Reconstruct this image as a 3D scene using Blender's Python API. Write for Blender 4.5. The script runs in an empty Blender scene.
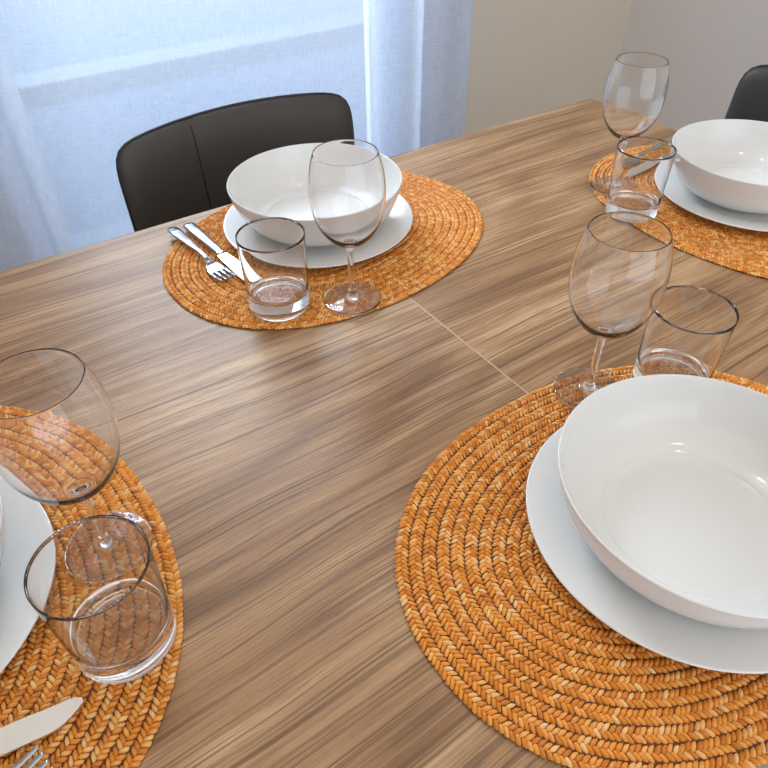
import bpy, bmesh, math, random
from mathutils import Matrix, Vector
import numpy as np
random.seed(7); rng = np.random.default_rng(7)
sc = bpy.context.scene
COL = sc.collection
R = math.radians

# ------------------------------------------------------------------ camera
ZT = 0.75                       # table top height
S = 0.476                       # camera height above the table top
cam_d = bpy.data.cameras.new('camera'); cam = bpy.data.objects.new('camera', cam_d); COL.objects.link(cam)
cam_d.sensor_fit = 'HORIZONTAL'; cam_d.sensor_width = 36.0; cam_d.lens = 668.49 / 768 * 36.0
cam_d.clip_start = 0.02
MATZ = 0.0045                   # placemat thickness: dishes and glasses stand this far above the table top
cam.matrix_world = Matrix.Translation((0, 0, ZT + MATZ + S)) @ Matrix.Rotation(R(90 - 42.016), 4, 'X') @ Matrix.Rotation(R(-0.7525), 4, 'Z')
sc.camera = cam

# table frame: a runs along the grain (a = 0 at the far right end), b runs outward past the far long edge
ANG = R(33.6)
CO = Vector((0.4273, 1.3913, 0))
G = Vector((math.cos(ANG), math.sin(ANG), 0)); NV = Vector((-math.sin(ANG), math.cos(ANG), 0))
def TB(a, b, z=0.0): return CO + G * a + NV * b + Vector((0, 0, z))
FRAME = Matrix.Translation(CO) @ Matrix.Rotation(ANG, 4, 'Z')

# ------------------------------------------------------------------ world, lights, exposure
w = bpy.data.worlds.new('sky'); sc.world = w; w.use_nodes = True
bgn = w.node_tree.nodes['Background']; bgn.inputs[0].default_value = (0.42, 0.66, 1.0, 1); bgn.inputs[1].default_value = 1.1
def area(name, a, b, z, sx, sy, power, color, aim):
    d = bpy.data.lights.new(name, 'AREA'); d.shape = 'RECTANGLE'; d.size = sx; d.size_y = sy; d.energy = power; d.color = color
    o = bpy.data.objects.new(name, d); COL.objects.link(o); o.location = TB(a, b, z)
    o.rotation_euler = (aim - o.location).to_track_quat('-Z', 'Y').to_euler()
    return o
area('skylight_far_window', -0.60, 2.3, 3.3, 2.6, 2.2, 1300, (0.82, 0.91, 1.0), TB(-0.70, -0.5, ZT))
area('near_fill', -1.0, -3.30, 1.30, 3.4, 2.35, 30, (1.0, 0.92, 0.79), TB(-1.0, 0.0, 1.15))  # unseen fill added behind the camera, brightens the sides facing it
area('overhead_fill', -1.0, -1.3, 2.53, 3.0, 3.0, 15, (1.0, 0.90, 0.77), TB(-1.0, -1.3, 0.0))  # broad fill added overhead for soft light on dishes and glass
for k, (a, b) in enumerate(((-0.9, -0.2), (-0.35, -0.35), (-0.25, -1.05))):      # small unseen lamps, added for glints in bowls and glass
    o = area('glint_lamp', a, b, 2.52, .025, .025, 0.8, (1.0, 0.93, 0.84), TB(a, b, 0)); o.data.shape = 'DISK'
sc.view_settings.view_transform = 'Standard'; sc.view_settings.look = 'None'
sc.view_settings.gamma = 1.0; sc.view_settings.exposure = 0.16; sc.view_settings.use_curve_mapping = False
cy = sc.cycles
cy.max_bounces = 26; cy.diffuse_bounces = 5; cy.glossy_bounces = 6; cy.transmission_bounces = 24; cy.transparent_max_bounces = 12
cy.caustics_reflective = True; cy.caustics_refractive = True; cy.blur_glossy = 0.4
cy.sample_clamp_indirect = 6.0

# ------------------------------------------------------------------ helpers
def new_mat(name):
    m = bpy.data.materials.new(name); m.use_nodes = True
    nt = m.node_tree; b = nt.nodes['Principled BSDF']
    return m, nt, b
def N(nt, typ, **kw):
    n = nt.nodes.new(typ)
    for k, v in kw.items():
        if k in n.inputs.keys() if isinstance(k, str) else False: n.inputs[k].default_value = v
        else: setattr(n, k, v)
    return n
def L(nt, a, b): nt.links.new(a, b)
def ramp(nt, fac, stops, interp='LINEAR'):
    r = nt.nodes.new('ShaderNodeValToRGB'); cr = r.color_ramp; cr.interpolation = interp
    cr.elements[0].position, cr.elements[0].color = stops[0][0], (*stops[0][1], 1)
    cr.elements[1].position, cr.elements[1].color = stops[-1][0], (*stops[-1][1], 1)
    for p, c in stops[1:-1]:
        e = cr.elements.new(p); e.color = (*c, 1)
    L(nt, fac, r.inputs[0]); return r.outputs[0]
def noise(nt, vec, scale, detail=4, rough=0.55, dist=0.0):
    n = nt.nodes.new('ShaderNodeTexNoise'); n.inputs['Scale'].default_value = scale; n.inputs['Detail'].default_value = detail
    n.inputs['Roughness'].default_value = rough; n.inputs['Distortion'].default_value = dist
    L(nt, vec, n.inputs['Vector']); return n.outputs['Fac']
def mapping(nt, vec, scale=(1, 1, 1), loc=(0, 0, 0), rot=(0, 0, 0)):
    m = nt.nodes.new('ShaderNodeMapping'); m.inputs['Scale'].default_value = scale; m.inputs['Location'].default_value = loc
    m.inputs['Rotation'].default_value = rot; L(nt, vec, m.inputs['Vector']); return m.outputs[0]
def mixc(nt, fac, a, b, mode='MIX'):
    m = nt.nodes.new('ShaderNodeMix'); m.data_type = 'RGBA'; m.blend_type = mode
    for s, v in ((0, fac), (6, a), (7, b)):
        if hasattr(v, 'links'): L(nt, v, m.inputs[s])
        else: m.inputs[s].default_value = v if s == 0 else (*v, 1)
    return m.outputs[2]
def math_n(nt, op, a, b=0.0):
    m = nt.nodes.new('ShaderNodeMath'); m.operation = op
    for s, v in ((0, a), (1, b)):
        if hasattr(v, 'links'): L(nt, v, m.inputs[s])
        else: m.inputs[s].default_value = v
    return m.outputs[0]
def bump(nt, bsdf, h, strength=0.2, dist=0.001):
    bn = nt.nodes.new('ShaderNodeBump'); bn.inputs['Strength'].default_value = strength; bn.inputs['Distance'].default_value = dist
    L(nt, h, bn.inputs['Height']); L(nt, bn.outputs[0], bsdf.inputs['Normal'])
def texco(nt, which='Object'): return nt.nodes.new('ShaderNodeTexCoord').outputs[which]

def add_obj(name, me, mat=None, parent=None, smooth=True, matrix=None):
    if mat is not None and not me.materials: me.materials.append(mat)
    if smooth is True:
        for p in me.polygons: p.use_smooth = True
    o = bpy.data.objects.new(name, me); COL.objects.link(o)
    if parent is not None: o.parent = parent
    if matrix is not None: o.matrix_local = matrix
    return o
def mesh(name, verts, faces):
    me = bpy.data.meshes.new(name); me.from_pydata([tuple(v) for v in verts], [], faces); me.update(); return me
def from_bm(name, bm):
    bmesh.ops.recalc_face_normals(bm, faces=bm.faces)
    me = bpy.data.meshes.new(name); bm.to_mesh(me); bm.free(); return me
def tag(o, label=None, cat=None, group=None, kind=None):
    if label: o['label'] = label
    if cat: o['category'] = cat
    if group: o['group'] = group
    if kind: o['kind'] = kind
    return o
def empty(name, loc, rz=0.0):
    o = bpy.data.objects.new(name, None); COL.objects.link(o); o.location = loc; o.rotation_euler = (0, 0, rz); o.empty_display_size = 0.02
    return o
def copy_tree(o, parent=None):
    c = o.copy(); COL.objects.link(c)
    if parent is not None: c.parent = parent; c.matrix_parent_inverse = o.matrix_parent_inverse.copy()
    for ch in list(o.children): copy_tree(ch, c)
    return c
def box_me(name, x0, x1, y0, y1, z0, z1, bev=0.0, seg=2):
    bm = bmesh.new(); bmesh.ops.create_cube(bm, size=1)
    for v in bm.verts:
        v.co = ((x0 + x1) / 2 + v.co.x * (x1 - x0), (y0 + y1) / 2 + v.co.y * (y1 - y0), (z0 + z1) / 2 + v.co.z * (z1 - z0))
    if bev > 0: bmesh.ops.bevel(bm, geom=bm.edges[:], offset=bev, segments=seg, profile=0.5, affect='EDGES')
    return from_bm(name, bm)
def smooth_profile(pts, sub=4):
    """Catmull-Rom through (r, z) points; a point given as (r, z, 1) stays a corner."""
    P = [Vector((p[0], p[1])) for p in pts]; C = [len(p) > 2 for p in pts]; out = []
    for i in range(len(P) - 1):
        p1, p2 = P[i], P[i + 1]
        p0 = P[i - 1] if i > 0 and not C[i] else p1 * 2 - p2
        p3 = P[i + 2] if i + 2 < len(P) and not C[i + 1] else p2 * 2 - p1
        for k in range(sub):
            t = k / sub
            out.append(0.5 * ((2 * p1) + (p2 - p0) * t + (2 * p0 - 5 * p1 + 4 * p2 - p3) * t * t + (3 * p1 - p0 - 3 * p2 + p3) * t ** 3))
    out.append(P[-1]); return [(max(0.0, v.x), v.y) for v in out]
def lathe(name, prof, seg=96):
    """closed solid of revolution; first and last profile points lie on the axis"""
    verts, faces, rings = [], [], []
    for r, z in prof:
        if r < 1e-6:
            rings.append([len(verts)]); verts.append((0, 0, z))
        else:
            b = len(verts); rings.append(list(range(b, b + seg)))
            verts += [(r * math.cos(2 * math.pi * i / seg), r * math.sin(2 * math.pi * i / seg), z) for i in range(seg)]
    for A, B in zip(rings, rings[1:]):
        if len(A) == 1 and len(B) == 1: continue
        for i in range(seg):
            j = (i + 1) % seg
            if len(A) == 1: faces.append((A[0], B[j], B[i]))
            elif len(B) == 1: faces.append((A[i], A[j], B[0]))
            else: faces.append((A[i], A[j], B[j], B[i]))
    bm = bmesh.new(); me = mesh(name, verts, faces); bm.from_mesh(me); bpy.data.meshes.remove(me)
    return from_bm(name, bm)
def loft(name, rings, cap=True):
    n = len(rings[0]); verts = [p for r in rings for p in r]; faces = []
    for k in range(len(rings) - 1):
        for i in range(n):
            j = (i + 1) % n; faces.append((k * n + i, k * n + j, (k + 1) * n + j, (k + 1) * n + i))
    if cap: faces += [tuple(range(n))[::-1], tuple(range((len(rings) - 1) * n, len(rings) * n))]
    bm = bmesh.new(); me = mesh(name, verts, faces); bm.from_mesh(me); bpy.data.meshes.remove(me)
    return from_bm(name, bm)
def tube(name, pts, r, seg=8, cap=True):
    pts = [Vector(p) for p in pts]; rings = []
    for i, p in enumerate(pts):
        t = (pts[min(i + 1, len(pts) - 1)] - pts[max(i - 1, 0)]).normalized()
        u = t.cross(Vector((0, 0, 1)));  u = u.normalized() if u.length > 1e-4 else t.cross(Vector((1, 0, 0))).normalized()
        v = t.cross(u)
        rings.append([tuple(p + u * r * math.cos(2 * math.pi * k / seg) + v * r * math.sin(2 * math.pi * k / seg)) for k in range(seg)])
    return loft(name, rings, cap)

# ------------------------------------------------------------------ materials
def m_plaster(name, col):
    m, nt, b = new_mat(name); tc = texco(nt)
    n1 = noise(nt, tc, 3, 5); c = mixc(nt, n1, tuple(x * 0.95 for x in col), tuple(min(1, x * 1.04) for x in col))
    L(nt, c, b.inputs['Base Color']); b.inputs['Roughness'].default_value = 0.85
    bump(nt, b, noise(nt, tc, 260, 3), 0.25, 0.0008); return m
M_WALL = m_plaster('wall_paint', (0.66, 0.59, 0.49))
M_WALL2 = m_plaster('wall_paint_pale', (0.74, 0.69, 0.65))
M_CEIL = m_plaster('ceiling_paint', (0.8, 0.79, 0.77))

def m_floor():
    m, nt, b = new_mat('floor_tile'); tc = texco(nt)
    br = nt.nodes.new('ShaderNodeTexBrick'); L(nt, tc, br.inputs['Vector']); br.offset = 0
    br.inputs['Scale'].default_value = 1.0; br.inputs['Brick Width'].default_value = 0.45; br.inputs['Row Height'].default_value = 0.45
    br.inputs['Mortar Size'].default_value = 0.004
    br.inputs['Color1'].default_value = (0.42, 0.34, 0.27, 1); br.inputs['Color2'].default_value = (0.46, 0.37, 0.29, 1); br.inputs['Mortar'].default_value = (0.3, 0.26, 0.22, 1)
    L(nt, br.outputs[0], b.inputs['Base Color']); b.inputs['Roughness'].default_value = 0.4; return m
M_FLOOR = m_floor()

def m_wood(name, seedloc):
    m, nt, b = new_mat(name); tc = texco(nt)
    v0 = mapping(nt, tc, loc=seedloc)
    # slow sideways wander of the grain, so that streaks bend into long flames
    wand = noise(nt, mapping(nt, v0, (1.9, 5.0, 1)), 1.0, 2)
    off = nt.nodes.new('ShaderNodeCombineXYZ'); L(nt, math_n(nt, 'MULTIPLY', wand, 0.05), off.inputs['Y'])
    va = nt.nodes.new('ShaderNodeVectorMath'); va.operation = 'ADD'; L(nt, v0, va.inputs[0]); L(nt, off.outputs[0], va.inputs[1]); v = va.outputs[0]
    broad = noise(nt, mapping(nt, v, (0.6, 14, 1)), 1.0, 3, 0.55)
    mid = noise(nt, mapping(nt, v, (1.1, 95, 1)), 1.0, 5, 0.7)
    fine = noise(nt, mapping(nt, v, (4.0, 520, 1)), 1.0, 3, 0.7)
    # flame figure: contour rings of a stretched field
    fld = noise(nt, mapping(nt, v0, (0.75, 5.0, 1), (3.1, 1.7, 0)), 1.0, 2, 0.4)
    rings = math_n(nt, 'SINE', math_n(nt, 'ADD', math_n(nt, 'MULTIPLY', fld, 110.0), math_n(nt, 'MULTIPLY', mid, 5.0)))
    t = math_n(nt, 'ADD', math_n(nt, 'MULTIPLY', mid, 0.52), math_n(nt, 'MULTIPLY', broad, 0.48))
    t = math_n(nt, 'ADD', t, math_n(nt, 'MULTIPLY', rings, 0.055))
    t = math_n(nt, 'ADD', t, math_n(nt, 'MULTIPLY', math_n(nt, 'SUBTRACT', fine, 0.5), 0.30))
    c = ramp(nt, t, [(0.33, (0.190, 0.096, 0.043)), (0.43, (0.285, 0.153, 0.071)), (0.53, (0.375, 0.215, 0.106)), (0.66, (0.50, 0.320, 0.172))])
    def dark_lines(sx, sy, loc, lo, hi, amt, c):
        ln_ = noise(nt, mapping(nt, v, (sx, sy, 1), loc), 1.0, 2, 0.5)
        lm_ = ramp(nt, ln_, [(lo, (1, 1, 1)), (hi, (0, 0, 0))])
        return mixc(nt, math_n(nt, 'MULTIPLY', lm_, amt), c, (0.115, 0.058, 0.030)), lm_
    c, lm = dark_lines(3.0, 430, (2, 5, 0), 0.37, 0.42, 0.52, c)
    c, lm2 = dark_lines(1.5, 210, (7, 1, 0), 0.33, 0.38, 0.55, c)
    c, lm3 = dark_lines(1.1, 90, (1, 8, 0), 0.27, 0.36, 0.35, c)
    pore = noise(nt, mapping(nt, v, (30.0, 800, 1), (5, 9, 0)), 1.0, 3, 0.6)
    pm = ramp(nt, pore, [(0.53, (0, 0, 0)), (0.62, (1, 1, 1))])
    pm = math_n(nt, 'MAXIMUM', pm, lm)
    c = mixc(nt, math_n(nt, 'MULTIPLY', pm, 0.42), c, (0.13, 0.068, 0.036))
    L(nt, c, b.inputs['Base Color'])
    b.inputs['Roughness'].default_value = 0.36
    L(nt, math_n(nt, 'ADD', math_n(nt, 'MULTIPLY', mid, 0.18), 0.28), b.inputs['Roughness'])
    b.inputs['Specular IOR Level'].default_value = 0.30
    h = math_n(nt, 'SUBTRACT', fine, math_n(nt, 'MULTIPLY', pm, 0.6))
    bump(nt, b, h, 0.22, 0.0006)
    return m
M_WOOD_A = m_wood('walnut_laminate_near', (0.0, 0.0, 0.0)); M_WOOD_B = m_wood('walnut_laminate_far', (4.3, 2.7, 0.0))

def m_straw():
    m, nt, b = new_mat('orange_straw'); tc = texco(nt)
    geo = nt.nodes.new('ShaderNodeNewGeometry'); ri = geo.outputs['Random Per Island']
    c = ramp(nt, ri, [(0.0, (0.58, 0.185, 0.020)), (0.35, (0.78, 0.285, 0.036)), (0.68, (0.88, 0.375, 0.070)), (0.88, (0.92, 0.48, 0.14)), (1.0, (0.93, 0.60, 0.26))])
    fib = noise(nt, tc, 900, 3); c = mixc(nt, math_n(nt, 'MULTIPLY', fib, 0.35), c, (0.34, 0.11, 0.016))
    L(nt, c, b.inputs['Base Color']); b.inputs['Roughness'].default_value = 0.30
    b.inputs['Specular IOR Level'].default_value = 0.30
    bump(nt, b, fib, 0.3, 0.0005); return m
M_STRAW = m_straw()
def m_simple(name, col, rough, metal=0.0, spec=0.5, bscale=None, bstr=0.2, bdist=0.0005, var=0.06):
    m, nt, b = new_mat(name); tc = texco(nt)
    c = mixc(nt, noise(nt, tc, 14, 4), tuple(x * (1 - var) for x in col), tuple(min(1, x * (1 + var)) for x in col))
    L(nt, c, b.inputs['Base Color']); b.inputs['Roughness'].default_value = rough; b.inputs['Metallic'].default_value = metal
    b.inputs['Specular IOR Level'].default_value = spec
    if bscale: bump(nt, b, noise(nt, tc, bscale, 3), bstr, bdist)
    return m
M_SEAM = m_simple('pale_edge_band', (0.55, 0.38, 0.23), 0.4)
M_BACKING = m_simple('straw_backing', (0.11, 0.036, 0.009), 0.8, bscale=400)
M_CERAMIC = m_simple('white_glazed_ceramic', (0.74, 0.735, 0.715), 0.13, var=0.006)
M_STEEL = m_simple('polished_steel', (0.46, 0.46, 0.47), 0.14, 1.0, var=0.03)
M_BLADE = m_simple('satin_steel', (0.88, 0.85, 0.79), 0.32, 1.0, var=0.03)
M_LEATHER = m_simple('dark_faux_leather', (0.042, 0.037, 0.032), 0.50, bscale=420, bstr=0.25, var=0.12)
M_PIPING = m_simple('black_piping', (0.010, 0.009, 0.009), 0.5)
M_LEG = m_simple('black_metal', (0.02, 0.02, 0.02), 0.4, 0.6)
M_FRAME = m_simple('white_window_frame', (0.78, 0.79, 0.8), 0.4)
M_TRIM = m_simple('white_trim', (0.72, 0.71, 0.69), 0.5)
M_RAIL = m_simple('blue_grey_rail', (0.05, 0.07, 0.10), 0.9)
M_PARAPET = m_simple('pale_render', (0.15, 0.22, 0.36), 0.8, bscale=120)
def m_glass(name, col=(1, 1, 1), ior=1.46):
    m, nt, b = new_mat(name); nt.nodes.remove(b)
    g = nt.nodes.new('ShaderNodeBsdfGlass'); g.inputs['IOR'].default_value = ior; g.inputs['Roughness'].default_value = 0.0
    n1 = noise(nt, texco(nt), 30, 2); L(nt, mixc(nt, n1, tuple(0.997 * x for x in col), col), g.inputs['Color'])
    L(nt, g.outputs[0], nt.nodes['Material Output'].inputs[0]); return m
M_GLASS = m_glass('clear_glass', (1.0, 1.0, 1.0))
def m_pane():
    m, nt, b = new_mat('window_glass'); nt.nodes.remove(b)
    g = nt.nodes.new('ShaderNodeBsdfGlossy'); g.inputs['Roughness'].default_value = 0.02
    t = nt.nodes.new('ShaderNodeBsdfTransparent'); mx = nt.nodes.new('ShaderNodeMixShader'); fr = nt.nodes.new('ShaderNodeFresnel'); fr.inputs[0].default_value = 1.3
    n1 = noise(nt, texco(nt), 2, 2); L(nt, mixc(nt, n1, (0.93, 0.96, 0.97), (0.96, 0.98, 0.99)), t.inputs[0])
    L(nt, fr.outputs[0], mx.inputs[0]); L(nt, t.outputs[0], mx.inputs[1]); L(nt, g.outputs[0], mx.inputs[2])
    L(nt, mx.outputs[0], nt.nodes['Material Output'].inputs[0]); return m
M_PANE = m_pane()
def m_curtain():
    m, nt, b = new_mat('linen_sheer'); nt.nodes.remove(b)
    uv = nt.nodes.new('ShaderNodeUVMap').outputs[0]
    wv = noise(nt, mapping(nt, uv, (1500, 30, 1)), 1.0, 3); wh = noise(nt, mapping(nt, uv, (30, 1500, 1)), 1.0, 3)
    weave = math_n(nt, 'ADD', math_n(nt, 'MULTIPLY', wv, 0.5), math_n(nt, 'MULTIPLY', wh, 0.5))
    col = ramp(nt, weave, [(0.35, (0.53, 0.59, 0.72)), (0.62, (0.67, 0.73, 0.85))])
    d = nt.nodes.new('ShaderNodeBsdfDiffuse'); t = nt.nodes.new('ShaderNodeBsdfTranslucent'); tr = nt.nodes.new('ShaderNodeBsdfTransparent')
    L(nt, col, d.inputs[0]); L(nt, col, t.inputs[0])
    bn = nt.nodes.new('ShaderNodeBump'); bn.inputs['Strength'].default_value = 0.25; bn.inputs['Distance'].default_value = 0.001
    L(nt, weave, bn.inputs['Height']); L(nt, bn.outputs[0], d.inputs['Normal'])
    m1 = nt.nodes.new('ShaderNodeMixShader'); m1.inputs[0].default_value = 0.18; L(nt, d.outputs[0], m1.inputs[1]); L(nt, t.outputs[0], m1.inputs[2])
    m2 = nt.nodes.new('ShaderNodeMixShader'); L(nt, ramp(nt, weave, [(0.38, (0.29, 0.29, 0.29)), (0.6, (0.14, 0.14, 0.14))]), m2.inputs[0])
    L(nt, m1.outputs[0], m2.inputs[1]); L(nt, tr.outputs[0], m2.inputs[2])
    L(nt, m2.outputs[0], nt.nodes['Material Output'].inputs[0]); return m
M_CURTAIN = m_curtain()

# ------------------------------------------------------------------ room
A0, A1, B0, B1, ZC = -2.9, 0.837, -3.2, 0.60, 2.55     # inner faces in the table frame
WA0, WA1, WZ1 = -1.05, 0.02, 2.15                      # balcony door opening in the far wall
def struct(name, boxes, mat, parent=None):
    bm = bmesh.new()
    for x0, x1, y0, y1, z0, z1 in boxes:
        r = bmesh.ops.create_cube(bm, size=1)
        for v in r['verts']: v.co = ((x0 + x1) / 2 + v.co.x * (x1 - x0), (y0 + y1) / 2 + v.co.y * (y1 - y0), (z0 + z1) / 2 + v.co.z * (z1 - z0))
    o = add_obj(name, from_bm(name, bm), mat, parent, smooth=False)
    if parent is None: o.matrix_world = FRAME; o['kind'] = 'structure'
    return o
struct('floor', [(A0 - .2, A1 + .2, B0 - .2, B1 + .2, -0.1, 0.0)], M_FLOOR)
struct('ceiling', [(A0 - .2, A1 + .2, B0 - .2, B1 + .2, ZC, ZC + 0.1)], M_CEIL)
struct('wall_back', [(A0 - .2, WA0, B1, B1 + .2, 0, ZC), (WA1, A1 + .2, B1, B1 + .2, 0, ZC), (WA0, WA1, B1, B1 + .2, WZ1, ZC)], M_WALL)
struct('wall_right', [(A1, A1 + .2, B0 - .2, B1, 0, ZC)], M_WALL2)
struct('wall_left', [(A0 - .2, A0, B0 - .2, B1, 0, ZC)], M_WALL2)
struct('wall_front', [(A0, A1, B0 - .2, B0, 2.48, ZC), (A0, A0 + .15, B0 - .2, B0, 0, 2.48), (A1 - .15, A1, B0 - .2, B0, 0, 2.48)], M_WALL2)   # unseen wall, left wide open for the added fill light
struct('baseboard_back', [(WA1, A1, B1 - .015, B1, 0, 0.09)], M_TRIM)
struct('baseboard_right', [(A1 - .015, A1, B0, B1 - .015, 0, 0.09)], M_TRIM)
# balcony door: a frame, two leaves of stiles and rails, a pane in each
door = struct('window_1', [(WA0, WA0 + .05, B1 + .07, B1 + .15, 0, WZ1), (WA1 - .05, WA1, B1 + .07, B1 + .15, 0, WZ1), (WA0 + .05, WA1 - .05, B1 + .07, B1 + .15, WZ1 - .05, WZ1), (WA0 + .05, WA1 - .05, B1 + .07, B1 + .15, 0, 0.03)], M_FRAME)
mid = (WA0 + WA1) / 2
for x0, x1 in ((WA0 + .052, WA1 - .052),):
    y0, y1 = B1 + .08, B1 + .13
    for nm, bx in (('stile', (x0, x0 + .045, y0, y1, .035, WZ1 - .055)), ('stile', (x1 - .045, x1, y0, y1, .035, WZ1 - .055)),
                   ('rail', (x0 + .045, x1 - .045, y0, y1, .035, .14)), ('rail', (x0 + .045, x1 - .045, y0, y1, WZ1 - .14, WZ1 - .055))):
        struct(nm, [bx], M_FRAME, door)
    struct('pane', [(x0 + .045, x1 - .045, y0 + .02, y0 + .026, .14, WZ1 - .14)], M_PANE, door)

# ------------------------------------------------------------------ curtain (one sheet of linen with folds at both ends)
def make_curtain():
    cd = 0.50
    def interp(x, xs, ys): return float(np.interp(x, xs, ys))
    # fold table: (position along the wall, depth towards the room)
    folds = [(-2.30, .00), (-2.15, .05), (-2.0, -.02), (-1.85, .05), (-1.7, -.02), (-1.55, .045), (-1.4, .0), (-1.25, -.03), (-1.10, -.058), (-1.035, -.062), (-1.005, -.045), (-.985, .014), (-.9, .008), (-.75, -.006), (-.6, .004),
             (-.45, -.004), (-.33, .004), (-.235, .010), (-.196, .012), (-.180, -.040), (-.150, -.048), (-.120, -.012), (-.095, .026), (-.070, .024), (-.050, -.030), (-.030, -.040), (.0, -.022), (.035, -.02), (.055, .010), (.075, .022), (.092, .004), (.098, -.02)]
    P = smooth_profile([(f[0] + 5, f[1] + 5) for f in folds], 8)
    P = [(x - 5, y - 5) for x, y in P]
    zs = np.linspace(0.02, 2.35, 40); verts = []; faces = []; uvs = []
    n = len(P); u = [0]
    for i in range(1, n): u.append(u[-1] + math.hypot(P[i][0] - P[i - 1][0], P[i][1] - P[i - 1][1]))
    for j, z in enumerate(zs):
        for i, (x, y) in enumerate(P):
            s = 0.75 + 0.25 * (1 - z / 2.35) * 1.3
            wob = 0.004 * math.sin(3.1 * z + 7 * x) + 0.003 * math.sin(1.7 * z * 3 + 21 * x)
            verts.append((x + 0.01 * math.sin(2.0 * z + 3 * x) * (1 if x < -.3 else .3), cd - y * s + wob, z)); uvs.append((u[i], z))
    for j in range(len(zs) - 1):
        for i in range(n - 1): faces.append((j * n + i, j * n + i + 1, (j + 1) * n + i + 1, (j + 1) * n + i))
    me = mesh('curtain', verts, faces); ul = me.uv_layers.new()
    for lp in me.loops: ul.data[lp.index].uv = uvs[lp.vertex_index]
    return me
cur = empty('curtain', TB(0, 0, 0), ANG)
add_obj('fabric', make_curtain(), M_CURTAIN, cur)
add_obj('curtain_rod', tube('curtain_rod', [(-2.4, .5, 2.37), (.2, .5, 2.37)], .012, 12), M_LEG, cur)
tag(cur, 'floor-length blue-white sheer linen curtain hanging in front of the bright balcony window', 'curtain')
# parapet and handrail of the balcony outside
bal = empty('balcony_railing', TB(-0.6, 1.75, 0), ANG)
add_obj('parapet', box_me('parapet', -2.0, 2.0, 0, .12, -.1, .40), M_PARAPET, bal, smooth=False)
add_obj('handrail', box_me('handrail', -2.0, 2.0, -.02, .14, .40, .47, .008), M_RAIL, bal, smooth=False)
tag(bal, 'pale balcony railing outside, faintly showing through the sheer curtain', 'railing')

# ------------------------------------------------------------------ table
TL, TW, TH = 1.4275, 0.915, 0.028
table = empty('dining_table', TB(-TL / 2, -TW / 2, 0), ANG)
tag(table, 'rectangular extending dining table with brown walnut-grain top and a centre seam', 'table')
gap = 0.0008
def leaf(x0, x1, mat):
    o = add_obj('table_leaf', box_me('table_leaf', x0, x1, -TW / 2, TW / 2, ZT - TH, ZT, 0.0010, 2), mat, table, smooth=False)
leaf(-TL / 2, -gap, M_WOOD_A); leaf(gap, TL / 2, M_WOOD_B)
add_obj('seam_strip', box_me('seam_strip', -.0008, .0008, -TW / 2 + .002, TW / 2 - .002, ZT - .01, ZT - .0003), M_SEAM, table, smooth=False)
add_obj('extension_rail', box_me('extension_rail', -TL / 2 + .05, TL / 2 - .05, -.02, .02, ZT - TH - .03, ZT - TH), M_LEG, table, smooth=False)
for sy in (-1, 1):
    y = sy * (TW / 2 - .055)
    add_obj('apron', box_me('apron', -TL / 2 + .1, TL / 2 - .1, y - .011, y + .011, ZT - TH - .09, ZT - TH, .001), M_WOOD_A, table, smooth=False)
    for sx in (-1, 1):
        x = sx * (TL / 2 - .06)
        add_obj('leg', box_me('leg', x - .035, x + .035, y - .035 - sy * .01, y + .035 - sy * .01, 0, ZT - TH, .002), M_WOOD_A, table, smooth=False)
for sx in (-1, 1):
    x = sx * (TL / 2 - .055)
    add_obj('apron', box_me('apron', x - .011, x + .011, -TW / 2 + .1, TW / 2 - .1, ZT - TH - .09, ZT - TH, .001), M_WOOD_A, table, smooth=False)

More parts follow.
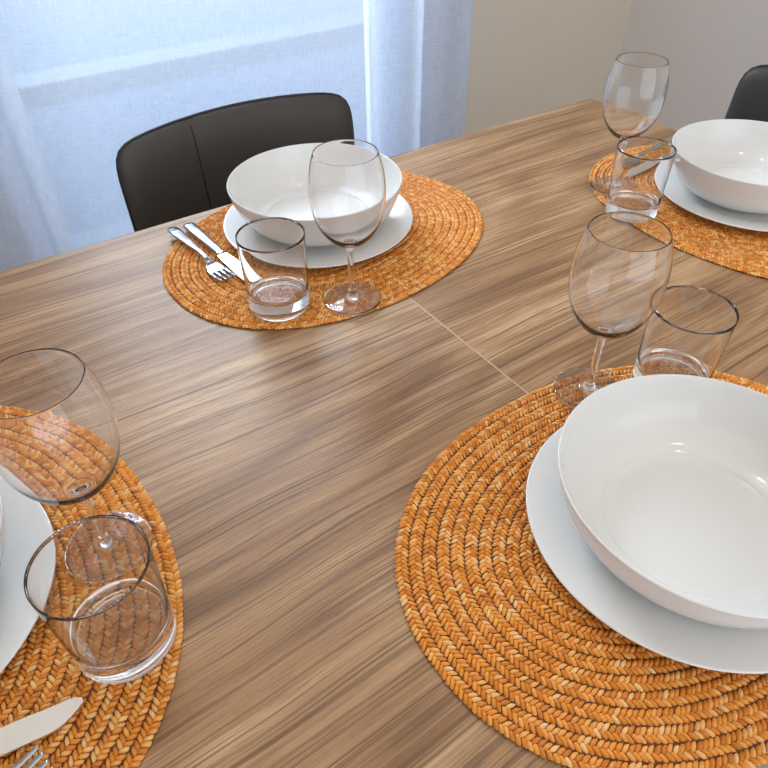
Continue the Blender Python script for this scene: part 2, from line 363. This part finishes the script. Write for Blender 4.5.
# ------------------------------------------------------------------ placemats: rings of two-lane straw plait over a backing
MA, MB_, MN = 0.2395, 0.1825, 2.164
ROWS = 16; RW = MB_ / ROWS
def oval(a, b, t, n=MN):
    c, s = math.cos(t), math.sin(t)
    return Vector((a * math.copysign(abs(c) ** (2 / n), c), b * math.copysign(abs(s) ** (2 / n), s), 0))
def oval_pts(a, b, m=720):
    pts = np.array([oval(a, b, 2 * math.pi * i / m)[:2] for i in range(m + 1)])
    ln = np.concatenate([[0], np.cumsum(np.hypot(*np.diff(pts, axis=0).T))]); return pts, ln
def braid_row(k):
    a, b = MA - RW * (k + .5), MB_ - RW * (k + .5)
    b = max(b, RW * .30)
    pts, ln = oval_pts(a, b); tot = ln[-1]
    n = max(8, round(tot / 0.0042)); pitch = tot / n
    verts, faces = [], []
    lane_w = RW * 0.53
    NU, NVv = 5, 5
    ph = random.random() * pitch
    def at(s):
        s = s % tot; x = np.interp(s, ln, pts[:, 0]); y = np.interp(s, ln, pts[:, 1])
        e = 0.002; x2 = np.interp((s + e) % tot, ln, pts[:, 0]); y2 = np.interp((s + e) % tot, ln, pts[:, 1])
        d = math.hypot(x2 - x, y2 - y) or 1; return x, y, -(y2 - y) / d, (x2 - x) / d      # inward normal
    for lane in (-1, 1):
        for i in range(n):
            base = len(verts); jit = random.uniform(-.0004, .0004); hz = random.uniform(0.0, 0.0005); tu = random.uniform(-.0011, .0011); tv = random.uniform(-.0009, .0009); jw = random.uniform(-.0003, .0005)
            for u in range(NU):               # across the lane, from the row's middle outwards
                fu = u / (NU - 1)
                for vv in range(NVv):         # along the row
                    fv = vv / (NVv - 1)
                    s = ph + (i + (0.5 if lane > 0 else 0)) * pitch + jit + (fv - .5) * pitch * (1.04 - .40 * abs(2 * fu - 1) ** 3) + (fu - .5) * pitch * 0.85
                    x, y, nx, ny = at(s)
                    off = lane * (-.0006 + fu * (lane_w + jw))
                    bul = (1 - abs(2 * fv - 1) ** 2.6) * (1 - abs(2 * fu - 1) ** 2.6)
                    z = 0.0016 + hz + 0.0023 * bul + (0.0009 + tv) * (fv - .5) + tu * (fu - .5)
                    verts.append((x + nx * off, y + ny * off, z))
            for u in range(NU - 1):
                for vv in range(NVv - 1):
                    q = base + u * NVv + vv; f = (q, q + 1, q + NVv + 1, q + NVv)
                    faces.append(f if lane > 0 else f[::-1])
    bm = bmesh.new(); me = mesh('braid_row', verts, faces)
    # all plait pieces face upwards
    nz = np.zeros(len(me.polygons) * 3); me.polygons.foreach_get('normal', nz)
    if nz.reshape(-1, 3)[:, 2].mean() < 0: me.flip_normals()
    bm.free(); me.materials.append(M_STRAW)
    me.polygons.foreach_set('use_smooth', [True] * len(me.polygons)); return me
row_meshes = [braid_row(k) for k in range(ROWS)]
back_me = loft('backing', [[tuple(oval(MA - .0022, MB_ - .0022, 2 * math.pi * i / 160) + Vector((0, 0, z))) for i in range(160)] for z in (0.0, 0.0019)])
def placemat(x, y, rot, label):
    o = empty('placemat', (x, y, ZT + 0.0003), rot)
    add_obj('backing', back_me, M_BACKING, o, smooth=False)
    for me in row_meshes:
        r = add_obj('braid_row', me, None, o, smooth=False); r['kind'] = 'stuff'
    tag(o, label, 'placemat', 'oval straw placemats')
    return o
HS = S + MATZ - 0.0005
placemat(-0.153 * HS, 1.759 * HS, ANG + R(7.6), 'oval orange braided straw placemat in front of the far dark chair, with fork and knife')
placemat(1.128 * HS, 1.919 * HS, ANG - R(90) + R(4.5), 'oval orange braided straw placemat at the right table end, cut off by the picture edge')
placemat(0.491 * HS, 0.731 * HS, ANG + R(180 - 1.5), 'largest oval orange braided straw placemat, under the nearest white bowl')
placemat(-0.757 * HS, 0.583 * HS, ANG + R(90) + R(3.4), 'oval orange braided straw placemat at the left table end under a knife tip')

# ------------------------------------------------------------------ plates and bowls
PZ = ZT + MATZ
plate_prof = smooth_profile([(0, .0035), (.060, .0035, 1), (.0665, .0, 1), (.0715, .0, 1), (.076, .0030), (.090, .0045), (.112, .0082), (.130, .0118), (.1345, .0134), (.1347, .0146), (.1338, .0152), (.130, .0147), (.114, .0118), (.098, .0088), (.089, .0069), (.083, .0062), (.060, .0060), (0, .0060)], 4)
plate_me = lathe('dinner_plate', plate_prof, 128)
bowl_prof = smooth_profile([(0, .0030), (.060, .0030, 1), (.0635, .0, 1), (.069, .0, 1), (.074, .0030), (.090, .0105), (.1045, .0235), (.1135, .0405), (.1185, .0560), (.1203, .0635), (.1200, .0652), (.1188, .0650), (.1163, .0575), (.1108, .0415), (.1015, .0258), (.0880, .0140), (.0750, .0093, 1), (.0720, .0070, 1), (.040, .0060), (0, .0058)], 4)
bowl_me = lathe('soup_bowl', bowl_prof, 128)
def dish(name, me, x, y, z, label, cat, grp):
    o = add_obj(name, me, M_CERAMIC); o.location = (x, y, z); return tag(o, label, cat, grp)
PL = {1: (-0.0904, 0.8716), 2: (0.5560, 0.9455), 3: (0.2548, 0.3425), 4: (-0.3955, 0.2690)}
BL = {1: (-0.0914, 0.8749), 2: (0.5515, 0.9482), 3: (0.2572, 0.3375), 4: (-0.4000, 0.2675)}
where = {1: 'in front of the far dark chair', 2: 'at the right table end', 3: 'nearest the camera at lower right', 4: 'at the left picture edge'}
for k in (1, 2, 3, 4):
    dish('dinner_plate', plate_me, *PL[k], PZ, 'flat white ceramic dinner plate on a straw placemat ' + where[k], 'plate', 'white dinner plates')
    dish('soup_bowl', bowl_me, *BL[k], PZ + .0061, 'deep white ceramic bowl standing on a plate ' + where[k], 'bowl', 'white bowls')

# ------------------------------------------------------------------ glasses
wg_out = [(0, 0.0), (.031, 0.0), (.0348, .0006), (.0353, .0014), (.0348, .0021), (.026, .0030), (.014, .0046), (.0065, .0078), (.0042, .0130), (.0036, .022), (.0035, .045), (.0037, .062), (.0046, .0715), (.0080, .0760), (.0170, .0815), (.0275, .0915), (.0360, .1060), (.0410, .1240), (.0427, .1430), (.0412, .1630), (.0375, .1790), (.0349, .1862)]
wg_in = [(.0346, .1866), (.0343, .1862), (.0368, .1790), (.0404, .1630), (.0418, .1430), (.0401, .1240), (.0350, .1065), (.0262, .0930), (.0155, .0840), (.0070, .0803), (0, .0795)]
wine_me = lathe('wine_glass', smooth_profile(wg_out + wg_in, 3), 96)
tb_prof = [(0, .0012), (.028, .0012), (.0345, .0001), (.0362, .0008), (.0368, .0032), (.0371, .016), (.0380, .050), (.0391, .0940), (.0389, .0952), (.0384, .0952), (.0380, .0940), (.0366, .050), (.0354, .0270), (.0330, .0205), (.0255, .0180), (.012, .0170), (0, .0168)]
tumbler_me = lathe('tumbler', smooth_profile(tb_prof, 4), 96)
def glass(name, me, x, y, z, label, cat, grp):
    o = add_obj(name, me, M_GLASS); o.location = (x, y, z); return tag(o, label, cat, grp)
GZ = ZT + MATZ
glass('wine_glass', wine_me, -0.0376, 0.6862, GZ, 'clear stemmed wine glass in front of the far white bowl', 'wine glass', 'clear wine glasses')
glass('wine_glass', wine_me, 0.3635, 0.9841, GZ, 'clear stemmed wine glass farthest back, before the pale wall', 'wine glass', 'clear wine glasses')
glass('wine_glass', wine_me, 0.2135, 0.5140, GZ, 'clear stemmed wine glass behind the nearest white bowl, over bare wood', 'wine glass', 'clear wine glasses')
glass('wine_glass', wine_me, -0.2325, 0.3279, GZ, 'clear stemmed wine glass cut off at the left picture edge', 'wine glass', 'clear wine glasses')
glass('tumbler', tumbler_me, -0.1265, 0.6770, GZ, 'empty clear thick-bottomed tumbler beside the knife and far wine glass', 'tumbler', 'clear tumblers')
glass('tumbler', tumbler_me, 0.3673, 0.9011, GZ, 'empty clear thick-bottomed tumbler beside the bowl at the right table end', 'tumbler', 'clear tumblers')
glass('tumbler', tumbler_me, 0.3000, 0.5234, GZ, 'empty clear tumbler half hidden behind the nearest white bowl', 'tumbler', 'clear tumblers')
glass('tumbler', tumbler_me, -0.1958, 0.2486, GZ, 'clear thick-bottomed tumbler at lower left, nearest the camera, above the knife tip', 'tumbler', 'clear tumblers')

# ------------------------------------------------------------------ cutlery (x along the length, handle end at 0)
def strip(name, secs, seg=14):
    """secs: (x, half width, half thickness, z centre, y centre)"""
    rings = []
    for x, hw, ht, z, y in secs:
        rings.append([(x, y + hw * math.copysign(abs(math.cos(t)) ** .7, math.cos(t)), z + ht * math.copysign(abs(math.sin(t)) ** .8, math.sin(t))) for t in [2 * math.pi * i / seg for i in range(seg)]])
    return loft(name, rings)
def dense(keys, n):
    xs = np.linspace(keys[0][0], keys[-1][0], n); K = np.array(keys)
    P = smooth_profile([(k[0] + 1, 0) for k in keys], 1)
    out = []
    for x in xs:
        j = min(max(np.searchsorted(K[:, 0], x) - 1, 0), len(K) - 2); t = (x - K[j, 0]) / (K[j + 1, 0] - K[j, 0]); t = t * t * (3 - 2 * t)
        out.append((x, *(K[j, 1:] * (1 - t) + K[j + 1, 1:] * t)))
    return out
fork_handle = strip('handle', dense([(0, .0035, .0010, .0070, 0), (.004, .0075, .0017, .0072, 0), (.020, .0085, .0020, .0078, 0), (.060, .0062, .0019, .0092, 0), (.092, .0036, .0019, .0100, 0), (.108, .0036, .0018, .0090, 0), (.118, .0060, .0013, .0062, 0)], 36))
fork_head = strip('head', dense([(.116, .0050, .0013, .0066, 0), (.124, .0105, .0011, .0042, 0), (.134, .0125, .0010, .0034, 0), (.141, .0126, .0009, .0036, 0)], 16))
tine_mes = []
for i in range(4):
    y = (-1.5 + i) * .0068
    tine_mes.append(strip('tine', dense([(.139, .0028, .0009, .0036, y), (.152, .0025, .0009, .0044, y), (.163, .0021, .0008, .0062, y * .97), (.169, .0014, .0004, .0074, y * .96)], 12), 8))
knife_handle = strip('handle', dense([(0, .0040, .0014, .0040, 0), (.004, .0085, .0028, .0040, 0), (.030, .0088, .0032, .0040, 0), (.080, .0068, .0031, .0040, 0), (.100, .0056, .0027, .0040, 0), (.106, .0070, .0022, .0038, 0)], 34))
def blade_mesh():
    L0, L1 = .105, .208
    top, bot = [], []
    for i in range(25):
        t = i / 24; x = L0 + (L1 - L0) * t
        back = .0072 + .0015 * math.sin(t * 3)              # spine side
        edge = -(.0068 + .0040 * math.sin(min(1, t * 1.3) * 2.2))
        if t > .78: back -= (back + .0035) * ((t - .78) / .22) ** 2
        if t > .90: edge *= 1 - .30 * ((t - .90) / .10) ** 3
        top.append((x, -back)); bot.append((x, -edge))
    out = top + bot[::-1]
    bm = bmesh.new(); vs = [bm.verts.new((x, y, .0034)) for x, y in out]; f = bm.faces.new(vs)
    r = bmesh.ops.extrude_face_region(bm, geom=[f]); up = [e for e in r['geom'] if isinstance(e, bmesh.types.BMVert)]
    for v in up: v.co.z = .0046; v.co.y *= .96
    return from_bm('blade', bm)
knife_blade = blade_mesh()
def place_cutlery(o, p_end, p_tip):
    d = Vector(p_tip) - Vector(p_end); o.location = (p_end[0], p_end[1], GZ); o.rotation_euler = (0, 0, math.atan2(d.y, d.x)); return o
def fork(p_end, p_tip, label):
    o = empty('fork', (0, 0, 0)); place_cutlery(o, p_end, p_tip)
    add_obj('handle', fork_handle, M_STEEL, o); h = add_obj('head', fork_head, M_STEEL, o)
    for me in tine_mes: add_obj('tine', me, M_STEEL, h)
    return tag(o, label, 'fork', 'steel forks')
def knife(p_end, p_tip, label, mat=None):
    o = empty('table_knife', (0, 0, 0)); place_cutlery(o, p_end, p_tip)
    add_obj('handle', knife_handle, M_STEEL, o); add_obj('blade', knife_blade, M_BLADE, o, smooth=False)
    return tag(o, label, 'knife', 'steel table knives')
fork((-0.3010, 0.8590), (-0.1935, 0.7225), 'shiny steel fork lying left of the far tumbler, outermost beside the knife')
knife((-0.281, 0.8749), (-0.1540, 0.7075), 'shiny steel table knife lying between the fork and the far plate')
knife((-0.397, 0.1045), (-0.2100, 0.1955), 'steel table knife with wide blade pointing in from the lower left corner')
fork((-0.3365, 0.0380), (-0.2195, 0.1665), 'steel fork in the lower left corner, only its tines showing below the knife')
F2 = -G; R2 = NV
def rel2(r, f): v = Vector((PL[2][0], PL[2][1], 0)) + R2 * r + F2 * f; return (v.x, v.y)
knife(rel2(.157, -.105), rel2(.150, .10), 'steel table knife behind the right end bowl, seen only through the tumbler')
fork(rel2(.187, -.085), rel2(.180, .09), 'steel fork behind the right end tumbler, on the far side of the knife')

# ------------------------------------------------------------------ chairs
def make_chair(label):
    o = empty('dining_chair', (0, 0, 0)); tag(o, label, 'chair', 'dark upholstered dining chairs')
    # local: +y points away from the table, back of the chair at y = 0.12; x across
    W, z0, z1 = 0.211, 0.44, 0.835
    NX, NZ = 40, 30
    def outline_hw(z):            # half width at a height
        t = (z - z0) / (z1 - z0)
        return W * (0.93 + 0.07 * min(1, t * 1.6))
    def top_z(x): return z1 - 0.012 * (x / W) ** 2
    def pos(u, v):
        """u, v in -1..1 -> rounded panel outline (corner-rounded square)"""
        p = 13.0
        m = max(abs(u), abs(v))
        if m < 1e-9: return 0.0, 0.0
        k = m / (abs(u) ** p + abs(v) ** p) ** (1 / p)
        return u * k, v * k
    def yc(x, z):
        return 0.118 + 0.030 * (1 - (x / W) ** 2) + (z - 0.75) * 0.10
    verts, faces = [], []
    def sheet(side):
        base = len(verts)
        for j in range(NZ + 1):
            for i in range(NX + 1):
                u, v = 2 * i / NX - 1, 2 * j / NZ - 1
                uu, vv = math.sin(u * math.pi / 2), math.sin(v * math.pi / 2)
                pu, pv = pos(uu, vv)
                e = max(abs(uu), abs(vv)); th = 0.021 * (1 - e ** 10) ** .5
                zc = z0 + (pv + 1) / 2 * (z1 - z0)
                x = pu * outline_hw(zc); z = zc - 0.012 * (x / W) ** 2 * (pv + 1) / 2
                dent = 0.0
                for sx in (-1,):
                    dent += 0.0034 * math.exp(-((x - sx * .078) / .006) ** 2)
                y = yc(x, z) + side * (th - (dent if side < 0 else 0))
                verts.append((x, y, z))
        for j in range(NZ):
            for i in range(NX):
                q = base + j * (NX + 1) + i; f = (q, q + 1, q + NX + 2, q + NX + 1); faces.append(f if side < 0 else f[::-1])
    sheet(-1); sheet(1)
    me = mesh('backrest', verts, faces); bm = bmesh.new(); bm.from_mesh(me); bmesh.ops.remove_doubles(bm, verts=bm.verts, dist=1e-5)
    back = add_obj('backrest', from_bm('backrest', bm), M_LEATHER, o)
    rim = []
    for t in range(140):
        an = 2 * math.pi * t / 139; c, s = math.cos(an), math.sin(an); m = max(abs(c), abs(s)); uu, vv = c / m, s / m
        pu, pv = pos(uu, vv); zc = z0 + (pv + 1) / 2 * (z1 - z0); x = pu * outline_hw(zc); z = zc - 0.012 * (x / W) ** 2 * (pv + 1) / 2
        rim.append((x, yc(x, z), z))
    add_obj('piping', tube('piping', rim, .0028, 6), M_PIPING, back)
    for sx in (-1,):
        pts = []
        for k in range(20):
            z = z0 + .02 + (z1 - z0 - .028) * k / 19; x = sx * (.078)
            e = (z - z0) / (z1 - z0) * 2 - 1; th = 0.021 * (1 - max(.0, abs(e)) ** 10) ** .5
            pts.append((x, yc(x, z) - th + .0020, z))
        add_obj('seam', tube('seam', pts, .0010, 6), M_PIPING, back)
    bm = bmesh.new(); me = box_me('seat', -.21, .21, -.30, .135, .40, .465, .028, 4)
    add_obj('seat', me, M_LEATHER, o)
    for sx in (-1, 1):
        for y, dy in ((-.26, -.015), (.10, .03)):
            add_obj('leg', tube('leg', [(sx * .17, y, .41), (sx * .195, y + dy, .0)], .011, 12), M_LEG, o)
    return o
ch1 = make_chair('dark faux-leather dining chair with curved back tucked under the far table edge before the curtain')
ch1.location = TB(-.707, 0.0, 0); ch1.rotation_euler = (0, 0, ANG)
ch2 = copy_tree(ch1); ch2['label'] = 'dark faux-leather dining chair at the right table end, mostly outside the picture'
ch2.location = TB(0.085, -.393, 0); ch2.rotation_euler = (0, 0, ANG - R(90))
